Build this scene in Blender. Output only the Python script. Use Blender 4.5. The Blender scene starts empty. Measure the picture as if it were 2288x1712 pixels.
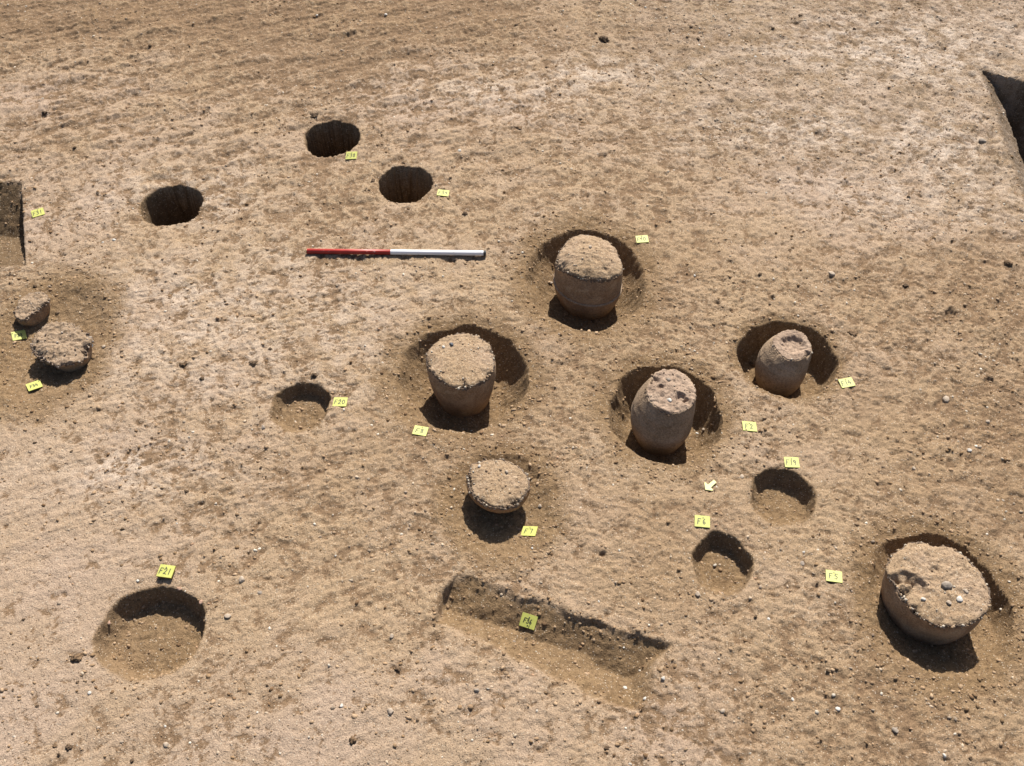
import bpy, math, random
import numpy as np
from mathutils import Vector, Matrix

R = math.radians
scene = bpy.context.scene
col = scene.collection
rng = np.random.default_rng(7)
random.seed(7)

# ------------------------------------------------------------------ camera, sky, sun, exposure
CAM_H, PITCH, FPX, CX, CY = 4.0, R(50.5), 2312.0, 1144.0, 856.0
cam_data = bpy.data.cameras.new("camera")
cam = bpy.data.objects.new("camera", cam_data)
col.objects.link(cam)
cam.location = (0, 0, CAM_H)
cam.rotation_euler = (R(90) - PITCH, 0, 0)
cam_data.sensor_width = 36.0
cam_data.lens = 36.0 * FPX / 2288.0
cam_data.clip_end = 400.0
scene.camera = cam

SUN_EL, SUN_AZ = R(47), R(12)
world = bpy.data.worlds.new("World")
scene.world = world
world.use_nodes = True
wn = world.node_tree
sky = wn.nodes.new("ShaderNodeTexSky")
sky.sky_type = 'NISHITA'
sky.sun_disc = False
sky.sun_elevation = SUN_EL
sky.sun_rotation = SUN_AZ
sky.dust_density = 2.5
wn.nodes["Background"].inputs[1].default_value = 0.056
wn.links.new(sky.outputs[0], wn.nodes["Background"].inputs[0])

sun_data = bpy.data.lights.new("sun", 'SUN')
sun_data.energy = 4.6
sun_data.angle = R(0.5)
sun_data.color = (1.0, 0.945, 0.855)
sun = bpy.data.objects.new("sun", sun_data)
col.objects.link(sun)
to_sun = Vector((math.sin(SUN_AZ) * math.cos(SUN_EL), math.cos(SUN_AZ) * math.cos(SUN_EL), math.sin(SUN_EL)))
sun.rotation_euler = (-to_sun).to_track_quat('-Z', 'Y').to_euler()
sun.location = (0, 0, 12)

scene.view_settings.view_transform = 'Standard'
scene.view_settings.look = 'None'
scene.view_settings.exposure = 0.97
scene.view_settings.gamma = 1.0
scene.view_settings.use_curve_mapping = False


def W(px, py, z=0.0):
    """Ground point (height z) seen at a photograph pixel: used to read the site plan off the photograph."""
    u, v = (px - CX) / FPX, -(py - CY) / FPX
    d = (u, math.cos(PITCH) + v * math.sin(PITCH), -math.sin(PITCH) + v * math.cos(PITCH))
    k = (z - CAM_H) / d[2]
    return (d[0] * k, d[1] * k)


def px_per_m(px, py):
    a, b = W(px - 5, py), W(px + 5, py)
    return 10.0 / math.hypot(a[0] - b[0], a[1] - b[1])


def ZP(zx, zy, f, x0, y0, z=0.0):
    return W(zx / f + x0, zy / f + y0, z)


# ------------------------------------------------------------------ noise
_G = np.random.default_rng(3).uniform(0, 2 * np.pi, 4096)
_GX, _GY = np.cos(_G), np.sin(_G)


def pn(x, y, s, seed=0):
    """Gradient noise in about -0.7..0.7 at s cells per metre."""
    x = np.asarray(x, dtype=np.float64) * s + 131.7 * seed + 1000.0
    y = np.asarray(y, dtype=np.float64) * s + 71.3 * seed + 1000.0
    xi, yi = np.floor(x).astype(np.int64), np.floor(y).astype(np.int64)
    fx, fy = (x - xi).astype(np.float32), (y - yi).astype(np.float32)
    def g(ix, iy, dx, dy):
        h = ((ix * 73856093) ^ (iy * 19349663) ^ (seed * 83492791 + 12345)) * 2654435761
        h = (h >> 9) & 4095
        return _GX[h].astype(np.float32) * dx + _GY[h].astype(np.float32) * dy
    u = fx * fx * fx * (fx * (fx * 6 - 15) + 10)
    v = fy * fy * fy * (fy * (fy * 6 - 15) + 10)
    a, b = g(xi, yi, fx, fy), g(xi + 1, yi, fx - 1, fy)
    c, d = g(xi, yi + 1, fx, fy - 1), g(xi + 1, yi + 1, fx - 1, fy - 1)
    return (a + u * (b - a)) + v * ((c + u * (d - c)) - (a + u * (b - a)))


def fbm(x, y, s, octaves=3, seed=0, gain=0.5):
    t, amp = 0, 1.0
    for k in range(octaves):
        t = t + amp * pn(x, y, s * 2 ** k, seed + k * 11)
        amp *= gain
    return t


def sstep(a, b, x):
    t = np.clip((x - a) / (b - a), 0, 1)
    return t * t * (3 - 2 * t)


# ------------------------------------------------------------------ materials
def new_mat(name):
    m = bpy.data.materials.new(name)
    m.use_nodes = True
    nt = m.node_tree
    b = nt.nodes["Principled BSDF"]
    b.inputs["Specular IOR Level"].default_value = 0.15
    b.inputs["Roughness"].default_value = 0.95
    return m, nt, b


class N:
    """Small helper for wiring shader nodes."""
    def __init__(self, nt):
        self.nt = nt
        self.tc = nt.nodes.new("ShaderNodeTexCoord")

    def put(self, sock, v):
        if hasattr(v, "is_output"):
            self.nt.links.new(v, sock)
        elif isinstance(v, tuple) and len(v) == 3 and sock.type == 'RGBA':
            sock.default_value = v + (1.0,)
        else:
            sock.default_value = v

    def noise(self, scale, detail=4, rough=0.6, dist=0.0, coord=None):
        n = self.nt.nodes.new("ShaderNodeTexNoise")
        n.inputs["Scale"].default_value = scale
        n.inputs["Detail"].default_value = detail
        n.inputs["Roughness"].default_value = rough
        n.inputs["Distortion"].default_value = dist
        self.nt.links.new(coord or self.tc.outputs["Object"], n.inputs["Vector"])
        return n.outputs["Fac"]

    def voronoi(self, scale, feature='F1'):
        n = self.nt.nodes.new("ShaderNodeTexVoronoi")
        n.feature = feature
        n.inputs["Scale"].default_value = scale
        self.nt.links.new(self.tc.outputs["Object"], n.inputs["Vector"])
        return n.outputs["Distance"], n.outputs["Color"]

    def math(self, op, a, b=0.0, clamp=False):
        n = self.nt.nodes.new("ShaderNodeMath")
        n.operation = op
        n.use_clamp = clamp
        self.put(n.inputs[0], a)
        self.put(n.inputs[1], b)
        return n.outputs[0]

    def remap(self, v, a, b, c=0.0, d=1.0):
        n = self.nt.nodes.new("ShaderNodeMapRange")
        n.interpolation_type = 'SMOOTHSTEP'
        self.put(n.inputs["Value"], v)
        for k, q in zip(("From Min", "From Max", "To Min", "To Max"), (a, b, c, d)):
            n.inputs[k].default_value = q
        return n.outputs["Result"]

    def mix(self, f, a, b, mode='MIX'):
        n = self.nt.nodes.new("ShaderNodeMix")
        n.data_type = 'RGBA'
        n.blend_type = mode
        self.put(n.inputs[0], f)
        self.put(n.inputs[6], a)
        self.put(n.inputs[7], b)
        return n.outputs[2]

    def grey(self, v):
        n = self.nt.nodes.new("ShaderNodeCombineColor")
        for k in range(3):
            self.put(n.inputs[k], v)
        return n.outputs[0]

    def attr(self, name):
        n = self.nt.nodes.new("ShaderNodeAttribute")
        n.attribute_name = name
        s = self.nt.nodes.new("ShaderNodeSeparateColor")
        self.nt.links.new(n.outputs["Color"], s.inputs[0])
        return n, s.outputs[0], s.outputs[1], s.outputs[2]

    def bump(self, h, strength, dist, prev=None):
        n = self.nt.nodes.new("ShaderNodeBump")
        n.inputs["Strength"].default_value = strength
        n.inputs["Distance"].default_value = dist
        self.put(n.inputs["Height"], h)
        if prev is not None:
            self.nt.links.new(prev, n.inputs["Normal"])
        return n.outputs[0]


K_ALB = 0.63


def kk(c):
    return tuple(round(q * K_ALB, 4) for q in c)


TAN, PINK, BROWN = kk((0.468, 0.334, 0.21)), kk((0.515, 0.383, 0.283)), kk((0.28, 0.182, 0.108))


def soil_material(name, attributes=True, dark=1.0, tint=None):
    m, nt, b = new_mat(name)
    n = N(nt)
    fine = n.noise(170, 5, 0.7)
    mid = n.noise(42, 5, 0.68, 0.6)
    big = n.noise(2.2, 4, 0.6)
    huge = n.noise(0.7, 3, 0.5)
    if attributes:
        a, crust, dug, grey = n.attr("soil")
    else:
        crust, dug, grey = 0.62, 0.0, 0.0
    cf = n.math('ADD', crust, n.math('MULTIPLY', n.math('SUBTRACT', mid, 0.5), 1.7))
    cf = n.math('ADD', cf, n.math('MULTIPLY', n.math('SUBTRACT', fine, 0.5), 0.9))
    cf = n.remap(cf, 0.0, 0.9)
    if attributes:
        ta, tpink, tbrown, tchalk = n.attr("tone")
        pk = n.math('ADD', n.remap(n.math('ADD', big, n.math('MULTIPLY', huge, 0.6)), 0.68, 1.02, 0.0, 0.6), tpink, True)
    else:
        tbrown, tchalk = 0.0, 0.0
        pk = n.remap(big, 0.4, 0.7)
    pale = n.mix(pk, TAN, PINK)
    pale = n.mix(n.math('MULTIPLY', tbrown, n.remap(big, 0.25, 0.65, 0.5, 1.0)), pale, kk((0.35, 0.232, 0.133)))
    pale = n.mix(n.math('MULTIPLY', tchalk, n.remap(n.noise(7, 6, 0.75), 0.4, 0.58)), pale, kk((0.74, 0.61, 0.5)))
    c = n.mix(cf, BROWN, pale)
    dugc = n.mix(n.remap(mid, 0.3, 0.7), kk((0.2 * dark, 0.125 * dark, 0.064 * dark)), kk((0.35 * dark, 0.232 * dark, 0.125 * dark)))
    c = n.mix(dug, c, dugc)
    gp = n.noise(7, 5, 0.7)
    greyc = n.mix(n.remap(n.math('ADD', gp, n.math('MULTIPLY', mid, 0.35)), 0.55, 0.85), kk((0.23, 0.165, 0.11)), kk((0.6, 0.48, 0.385)))
    c = n.mix(grey, c, greyc)
    c = n.mix(1.0, c, n.grey(n.remap(fine, 0.3, 0.7, 0.72, 1.25)), 'MULTIPLY')
    if tint:
        c = n.mix(0.6, c, n.mix(n.remap(mid, 0.35, 0.65), kk(tint[0]), kk(tint[1])))
    # pale grains of grit in the soil, dark specks painted as shadowed gaps
    d, rc = n.voronoi(130)
    rs = nt.nodes.new("ShaderNodeSeparateColor")
    nt.links.new(rc, rs.inputs[0])
    g1 = n.math('MULTIPLY', n.math('LESS_THAN', d, 0.34), n.math('GREATER_THAN', rs.outputs[0], 0.86))
    c = n.mix(n.math('MULTIPLY', g1, 0.8), c, kk((0.68, 0.57, 0.44)))
    g2 = n.math('MULTIPLY', n.math('LESS_THAN', d, 0.4), n.math('LESS_THAN', rs.outputs[1], 0.10))
    c = n.mix(n.math('MULTIPLY', g2, 0.65), c, kk((0.10, 0.065, 0.04)))
    nt.links.new(c, b.inputs["Base Color"])
    h = n.math('ADD', n.math('MULTIPLY', fine, 0.5), n.math('MULTIPLY', mid, 1.0))
    nt.links.new(n.bump(h, 1.0 if attributes else 0.65, 0.010), b.inputs["Normal"])
    return m


M_SOIL = soil_material("soil")
M_FILL = soil_material("packed_fill", False)
M_GREYFILL = soil_material("grey_rough_fill", False, 1.0, ((0.24, 0.17, 0.115), (0.46, 0.345, 0.25)))
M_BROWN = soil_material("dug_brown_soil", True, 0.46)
M_MOIST_SHADE = soil_material("moist_shaded_soil", True, 0.62)  # moist soil of the cut; in post holes its darkness paints in deep shade


def stone_material(name, c1, c2, scale=60.0, rough=0.85, bump=0.4):
    c1, c2 = kk(c1), kk(c2)
    m, nt, b = new_mat(name)
    n = N(nt)
    f = n.noise(scale, 5, 0.65)
    nt.links.new(n.mix(n.remap(f, 0.3, 0.7), c1, c2), b.inputs["Base Color"])
    nt.links.new(n.bump(f, bump, 0.006), b.inputs["Normal"])
    b.inputs["Roughness"].default_value = rough
    return m


STONE = {
    "white": stone_material("white_flint", (0.62, 0.57, 0.5), (0.82, 0.79, 0.74), rough=0.6),
    "pale": stone_material("pale_stone", (0.42, 0.33, 0.25), (0.6, 0.5, 0.4)),
    "grey": stone_material("grey_stone", (0.27, 0.225, 0.185), (0.46, 0.385, 0.32)),
    "blue": stone_material("slate_grey_stone", (0.13, 0.14, 0.16), (0.22, 0.22, 0.24), rough=0.6),
    "dark": stone_material("shadow_dark_clod", (0.07, 0.048, 0.03), (0.24, 0.16, 0.1), 90, bump=1.0),  # shadow round broken clods and in pocks is painted in as dark colour
    "brown": stone_material("brown_clod", (0.15, 0.095, 0.055), (0.32, 0.21, 0.125), 90, bump=1.0),
    "pink": stone_material("pink_stone", (0.42, 0.25, 0.17), (0.58, 0.4, 0.3)),
}


def attr_material(name):
    m, nt, b = new_mat(name)
    n = N(nt)
    a, _, _, _ = n.attr("tint")
    f = n.noise(160, 3, 0.6)
    nt.links.new(n.mix(1.0, a.outputs["Color"], n.grey(n.remap(f, 0.3, 0.7, 0.75, 1.2)), 'MULTIPLY'), b.inputs["Base Color"])
    b.inputs["Specular IOR Level"].default_value = 0.05
    return m


M_GRAVEL = attr_material("gravel_grains")


def pot_material(name, lo, hi, spot):
    lo, hi, spot = kk(lo), kk(hi), kk(spot)
    m, nt, b = new_mat(name)
    n = N(nt)
    f = n.noise(9, 5, 0.6, 0.5)
    g = n.noise(120, 4, 0.7)
    c = n.mix(n.remap(f, 0.35, 0.68), lo, hi)
    c = n.mix(n.remap(n.noise(16, 3, 0.6), 0.55, 0.75), c, spot)
    c = n.mix(1.0, c, n.grey(n.remap(g, 0.3, 0.7, 0.7, 1.25)), 'MULTIPLY')
    d, rc = n.voronoi(190)
    rs = nt.nodes.new("ShaderNodeSeparateColor")
    nt.links.new(rc, rs.inputs[0])
    gr = n.math('MULTIPLY', n.math('LESS_THAN', d, 0.3), n.math('GREATER_THAN', rs.outputs[0], 0.9))
    c = n.mix(n.math('MULTIPLY', gr, 0.5), c, kk((0.5, 0.42, 0.34)))
    nt.links.new(c, b.inputs["Base Color"])
    h = n.math('ADD', g, n.math('MULTIPLY', n.noise(30, 4, 0.6), 1.5))
    nt.links.new(n.bump(h, 0.55, 0.006), b.inputs["Normal"])
    b.inputs["Roughness"].default_value = 0.85
    return m


POT = {
    "red": pot_material("reddish_pottery", (0.37, 0.242, 0.15), (0.53, 0.366, 0.235), (0.56, 0.42, 0.285)),
    "grey": pot_material("grey_brown_pottery", (0.38, 0.268, 0.176), (0.51, 0.378, 0.264), (0.29, 0.205, 0.137)),
    "base": pot_material("dusty_pot_base", (0.36, 0.255, 0.185), (0.52, 0.385, 0.285), (0.27, 0.195, 0.15)),
    "orange": pot_material("orange_pottery", (0.44, 0.25, 0.12), (0.52, 0.31, 0.165), (0.34, 0.22, 0.14)),
}


M_RIM = stone_material("broken_rim", (0.11, 0.08, 0.06), (0.3, 0.22, 0.165), 130, bump=1.0)
M_CORDON = pot_material("lit_cordon", (0.42, 0.3, 0.205), (0.56, 0.41, 0.29), (0.36, 0.25, 0.165))  # paler than the wall: faint light on the ridge painted into the colour


def flat_material(name, c1, c2, rough=0.5, scale=40):
    m, nt, b = new_mat(name)
    n = N(nt)
    nt.links.new(n.mix(n.remap(n.noise(scale, 4, 0.6), 0.35, 0.65), c1, c2), b.inputs["Base Color"])
    b.inputs["Roughness"].default_value = rough
    b.inputs["Specular IOR Level"].default_value = 0.35
    return m


M_CARD = flat_material("yellow_card", (0.35, 0.36, 0.085), (0.41, 0.42, 0.1), 0.55)
M_CARD_EDGE = flat_material("card_edge", (0.3, 0.2, 0.03), (0.34, 0.24, 0.04), 0.6)
M_ARROW = flat_material("pale_yellow_card", (0.6, 0.59, 0.22), (0.64, 0.63, 0.26), 0.5)
M_INK = flat_material("black_marker_ink", (0.02, 0.02, 0.012), (0.035, 0.035, 0.018), 0.6)
M_NAIL = flat_material("nail_steel", (0.13, 0.12, 0.09), (0.2, 0.18, 0.13), 0.5)
def white_paint():
    m, nt, b = new_mat("scuffed_white_paint")
    n = N(nt)
    c = n.mix(n.remap(n.noise(26, 6, 0.75), 0.56, 0.72), (0.78, 0.785, 0.8), (0.5, 0.43, 0.36))
    nt.links.new(c, b.inputs["Base Color"])
    b.inputs["Roughness"].default_value = 0.4
    return m


M_WHITE = white_paint()
M_BLACK = flat_material("black_rubber", (0.02, 0.02, 0.022), (0.05, 0.05, 0.05), 0.6)
M_WOOD = flat_material("bare_wood", (0.4, 0.26, 0.14), (0.55, 0.38, 0.22), 0.7)


def red_paint():
    m, nt, b = new_mat("worn_red_paint")
    n = N(nt)
    f = n.noise(46, 6, 0.75)
    c = n.mix(n.remap(n.noise(12, 3, 0.5), 0.3, 0.7), (0.27, 0.017, 0.012), (0.37, 0.032, 0.022))
    c = n.mix(n.remap(f, 0.6, 0.68), c, (0.5, 0.37, 0.33))
    nt.links.new(c, b.inputs["Base Color"])
    b.inputs["Roughness"].default_value = 0.4
    b.inputs["Specular IOR Level"].default_value = 0.4
    return m


M_RED = red_paint()


# ------------------------------------------------------------------ mesh helpers
def make_mesh(name, verts, faces_flat, counts, mat, smooth=True):
    """verts (n,3), faces_flat vertex indices, counts: loop count of each face."""
    me = bpy.data.meshes.new(name)
    verts = np.ascontiguousarray(verts, dtype=np.float32)
    faces_flat = np.ascontiguousarray(faces_flat, dtype=np.int32)
    counts = np.ascontiguousarray(counts, dtype=np.int32)
    me.vertices.add(len(verts))
    me.vertices.foreach_set("co", verts.ravel())
    me.loops.add(len(faces_flat))
    me.loops.foreach_set("vertex_index", faces_flat)
    me.polygons.add(len(counts))
    starts = np.concatenate(([0], np.cumsum(counts)[:-1])).astype(np.int32)
    me.polygons.foreach_set("loop_start", starts)
    me.polygons.foreach_set("use_smooth", np.full(len(counts), smooth))
    me.update(calc_edges=True)
    me.validate()
    if mat:
        me.materials.append(mat)
    return me


def link(name, me, parent=None, loc=None, **props):
    o = bpy.data.objects.new(name, me)
    col.objects.link(o)
    if parent:
        o.parent = parent
    if loc is not None:
        o.location = loc
    for k, v in props.items():
        if v:
            o[k] = v
    return o


def set_color(me, name, rgb):
    a = me.attributes.new(name, 'FLOAT_COLOR', 'POINT')
    buf = np.ones((len(rgb), 4), dtype=np.float32)
    buf[:, :3] = rgb
    a.data.foreach_set("color", buf.ravel())


def ico(sub):
    t = (1 + 5 ** 0.5) / 2
    v = [(-1, t, 0), (1, t, 0), (-1, -t, 0), (1, -t, 0), (0, -1, t), (0, 1, t), (0, -1, -t), (0, 1, -t), (t, 0, -1), (t, 0, 1), (-t, 0, -1), (-t, 0, 1)]
    f = [(0, 11, 5), (0, 5, 1), (0, 1, 7), (0, 7, 10), (0, 10, 11), (1, 5, 9), (5, 11, 4), (11, 10, 2), (10, 7, 6), (7, 1, 8),
         (3, 9, 4), (3, 4, 2), (3, 2, 6), (3, 6, 8), (3, 8, 9), (4, 9, 5), (2, 4, 11), (6, 2, 10), (8, 6, 7), (9, 8, 1)]
    v = [np.array(p) / np.linalg.norm(p) for p in v]
    for _ in range(sub):
        cache, nf = {}, []
        def midp(a, b):
            k = (min(a, b), max(a, b))
            if k not in cache:
                p = v[a] + v[b]
                v.append(p / np.linalg.norm(p))
                cache[k] = len(v) - 1
            return cache[k]
        for a, b, c in f:
            ab, bc, ca = midp(a, b), midp(b, c), midp(c, a)
            nf += [(a, ab, ca), (b, bc, ab), (c, ca, bc), (ab, bc, ca)]
        f = nf
    return np.array(v), np.array(f)


ICO0, ICO1, ICO2 = ico(0), ico(1), ico(2)


def stone_shape(r, seed, flat=0.6, angular=0.25, base=ICO2):
    g = np.random.default_rng(seed)
    v = base[0].copy()
    # chop the ball with a few planes, as a broken pebble is
    for _ in range(7):
        d = g.normal(size=3)
        d /= np.linalg.norm(d)
        k = g.uniform(0.55, 0.9)
        s = v @ d
        over = np.clip(s - k, 0, None)
        v -= np.outer(over, d) * (0.6 + angular)
    v *= 1 + angular * 0.55 * np.clip(g.normal(size=(len(v), 1)), -1.5, 1.5) * 0.55
    v *= np.array([1.0, g.uniform(0.65, 0.95), flat])
    a = g.uniform(0, 2 * np.pi)
    c, s = math.cos(a), math.sin(a)
    v = v @ np.array([[c, s, 0], [-s, c, 0], [0, 0, 1]])
    return v * r


def scatter_mesh(name, pts, radii, tints, mat, flat=(0.45, 0.8), base=ICO0, seed=1):
    g = np.random.default_rng(seed)
    bv, bf = base
    n, nv = len(pts), len(bv)
    # random rotations
    q = g.normal(size=(n, 4))
    q /= np.linalg.norm(q, axis=1)[:, None]
    w, x, y, z = q.T
    Rm = np.stack([1 - 2 * (y * y + z * z), 2 * (x * y - z * w), 2 * (x * z + y * w),
                   2 * (x * y + z * w), 1 - 2 * (x * x + z * z), 2 * (y * z - x * w),
                   2 * (x * z - y * w), 2 * (y * z + x * w), 1 - 2 * (x * x + y * y)], 1).reshape(n, 3, 3)
    v = np.einsum('nij,vj->nvi', Rm, bv) * g.uniform(0.75, 1.2, (n, nv, 1))
    sc = np.stack([g.uniform(0.8, 1.35, n), g.uniform(0.65, 1.0, n), g.uniform(flat[0], flat[1], n)], 1)
    v = v * sc[:, None, :]
    a = g.uniform(0, 2 * np.pi, n)
    ca, sa = np.cos(a)[:, None], np.sin(a)[:, None]
    vx, vy = v[:, :, 0] * ca - v[:, :, 1] * sa, v[:, :, 0] * sa + v[:, :, 1] * ca
    v = np.stack([vx, vy, v[:, :, 2]], 2) * radii[:, None, None] + pts[:, None, :]
    f = (bf[None] + (np.arange(n) * nv)[:, None, None]).reshape(-1)
    me = make_mesh(name, v.reshape(-1, 3), f, np.full(n * len(bf), 3), mat, smooth=True)
    set_color(me, "tint", np.repeat(tints, nv, axis=0))
    return me


# ------------------------------------------------------------------ the pits, read off the photograph
def round_pit(l, r, t, b, depth, wN, wS, wE, wW, jag=0.05, sharp=1.5, rough=1.0, dish=None, **kw):
    yt, yb = W((l + r) / 2, t)[1], W((l + r) / 2, b)[1]
    ymid = (yt + yb) / 2
    # pixel row of that middle
    lo, hi = t, b
    for _ in range(30):
        m = (lo + hi) / 2
        if W((l + r) / 2, m)[1] > ymid:
            lo = m
        else:
            hi = m
    xl, xr = W(l, lo)[0], W(r, lo)[0]
    return dict(c=((xl + xr) / 2, ymid), rx=(xr - xl) / 2, ry=(yt - yb) / 2, D=depth, w=(wN, wS, wE, wW), jag=jag, sharp=sharp, rough=rough, dish=dish, **kw)


PITS = [
    dict(name="round_pit", label="round urn pit with soft dug sides beside the tag F10", **round_pit(1172, 1448, 512, 737, 0.20, 0.34, 0.42, 0.5, 0.62)),
    dict(name="round_pit", label="round urn pit with a crumbling rim above the tag F8", **round_pit(885, 1184, 724, 963, 0.19, 0.34, 0.45, 0.42, 0.6, jag=0.07)),
    dict(name="round_pit", label="round urn pit beside the tag F2", **round_pit(1359, 1615, 814, 1034, 0.19, 0.36, 0.42, 0.34, 0.42, jag=0.06)),
    dict(name="round_pit", label="deep steep sided urn pit beside the tag F14", **round_pit(1649, 1873, 715, 885, 0.185, 0.2, 0.25, 0.3, 0.22, jag=0.03)),
    dict(name="round_pit", label="wide shallow dished urn pit beside the tag F5", **round_pit(1935, 2258, 1190, 1520, 0.115, 0.24, 0.75, 0.2, 0.7, jag=0.04)),
    dict(name="shallow_hollow", label="shallow brown hollow scraped around the urn beside tag F7", **round_pit(1000, 1236, 1010, 1246, 0.05, 0.35, 0.8, 0.6, 0.7, jag=0.03)),
    dict(name="shallow_hollow", label="shallow brown hollow scraped around the two broken urns at tags F33 and F34", **round_pit(-20, 240, 628, 905, 0.055, 0.6, 0.8, 0.8, 0.8, jag=0.03)),
    dict(name="post_hole", label="deep dark post hole above the tag F38", **round_pit(679, 805, 269, 347, 0.46, 0.12, 0.25, 0.1, 0.2, jag=0.07, moist=True)),  # post holes: shade inside is deepened by the darker soil colour
    dict(name="post_hole", label="deep dark post hole beside the tag F39", **round_pit(845, 966, 372, 453, 0.6, 0.07, 0.07, 0.07, 0.1, jag=0.05, moist=True)),
    dict(name="post_hole", label="deep dark post hole without a tag, with a sunlit left side", **round_pit(312, 453, 414, 504, 0.55, 0.14, 0.2, 0.08, 1.0, jag=0.05, moist=True)),
    dict(name="shallow_pit", label="small shallow pit beside the tag F20", **round_pit(604, 737, 855, 963, 0.07, 0.16, 0.42, 0.18, 0.3, jag=0.05)),
    dict(name="shallow_pit", label="wide shallow pit below the tag F21", **round_pit(216, 457, 1308, 1522, 0.095, 0.17, 0.38, 0.14, 0.3, jag=0.05)),
    dict(name="shallow_pit", label="rounded shallow pit below the tag F19", **round_pit(1675, 1820, 1045, 1178, 0.085, 0.3, 0.5, 0.25, 0.4, jag=0.03)),
    dict(name="shallow_pit", label="rounded shallow pit below the tag F6", **round_pit(1547, 1679, 1190, 1328, 0.078, 0.18, 0.5, 0.16, 0.35, jag=0.03)),
]


def trench(points, slopes, depth, **kw):
    p = np.array(points)
    c = p.mean(axis=0)
    edges = []
    for i in range(len(p)):
        a, b = p[i], p[(i + 1) % len(p)]
        d = (b - a) / np.linalg.norm(b - a)
        n = np.array([-d[1], d[0]])
        if np.dot(c - a, n) < 0:
            n = -n
        edges.append((a, n, slopes[i]))
    return dict(edges=edges, D=depth, poly=p, **kw)


_f31a, _f31b = W(47, 405), W(58, 600)
_tra, _trb, _trc = W(2183, 154), W(2296, 470), W(2300, 186)
_trd = np.array(_trb) - np.array(_tra)
_trn = np.array(_trc) - np.array(_tra)
TRENCHES = [
    # polygon points and the slope of the side that starts at each
    trench([W(1016, 1279), W(1498, 1440), W(1428, 1600), W(968, 1392)], [[(-.5, -1), (0, 0), (.02, .018), (.15, .082), (.3, .12)], [(-.5, -1), (0, 0), (.1, .1), (1, .3)], [(-.5, -1), (0, 0), (.022, .026), (.17, .085), (.4, .15)], [(-.5, -1), (0, 0), (.012, .05), (.05, .11), (1, .4)]], 0.12,
           name="rectangular_trench", label="shallow slanting rectangular cut with the tag F36 inside it", rough=2.3),
    trench([_f31a, _f31b, (_f31b[0] - 1.2, _f31b[1] + 0.02), (_f31a[0] - 1.2, _f31a[1] + 0.1)], [5.0, 0.42, 1.5, 0.66], 0.25,
           name="rectangular_trench", label="dark straight sided cut beside the tag F31", moist=True),
    trench([tuple(_tra), tuple(np.array(_tra) + _trd * 1.5), tuple(np.array(_tra) + _trd * 1.5 + _trn * 3.2), tuple(np.array(_tra) + _trn * 3.2)], [[(-.5, -.25), (0, 0), (.03, .008), (.15, .10), (.2, .5), (3, 1)], 1.0, 1.0, 4.0], 0.55,
           name="rectangular_trench", label="deep straight sided trench with a sloping sunlit side and black shadow", rough=0.8),
]


# ------------------------------------------------------------------ ground height field
def axis(lo, hi, steps, far, grow=1.22):
    """steps: list of (until, step) from lo to hi, then cells that grow out to +-far."""
    v, x = [], lo
    for until, st in steps:
        while x < until:
            v.append(x)
            x += st
    v.append(hi)
    st = steps[-1][1]
    a = [hi]
    while a[-1] < far:
        st *= grow
        a.append(a[-1] + st)
    st = steps[0][1]
    b = [lo]
    while b[-1] > -far:
        st *= grow
        b.append(b[-1] - st)
    return np.array(b[:0:-1] + v + a[1:])


AX = axis(-4.35, 4.35, [(4.35, 0.0072)], 120)
AY = axis(0.95, 7.7, [(4.1, 0.0062), (7.7, 0.0088)], 120)
GX, GY = np.meshgrid(AX, AY)
near = ((np.abs(GX) < 4.4) & (GY > 0.9) & (GY < 7.75))

pit_id = np.full(GX.shape, -1, dtype=np.int32)
Z = np.zeros(GX.shape)
dug = np.zeros(GX.shape)
flatten = np.zeros(GX.shape)      # where the crust was scraped away

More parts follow.
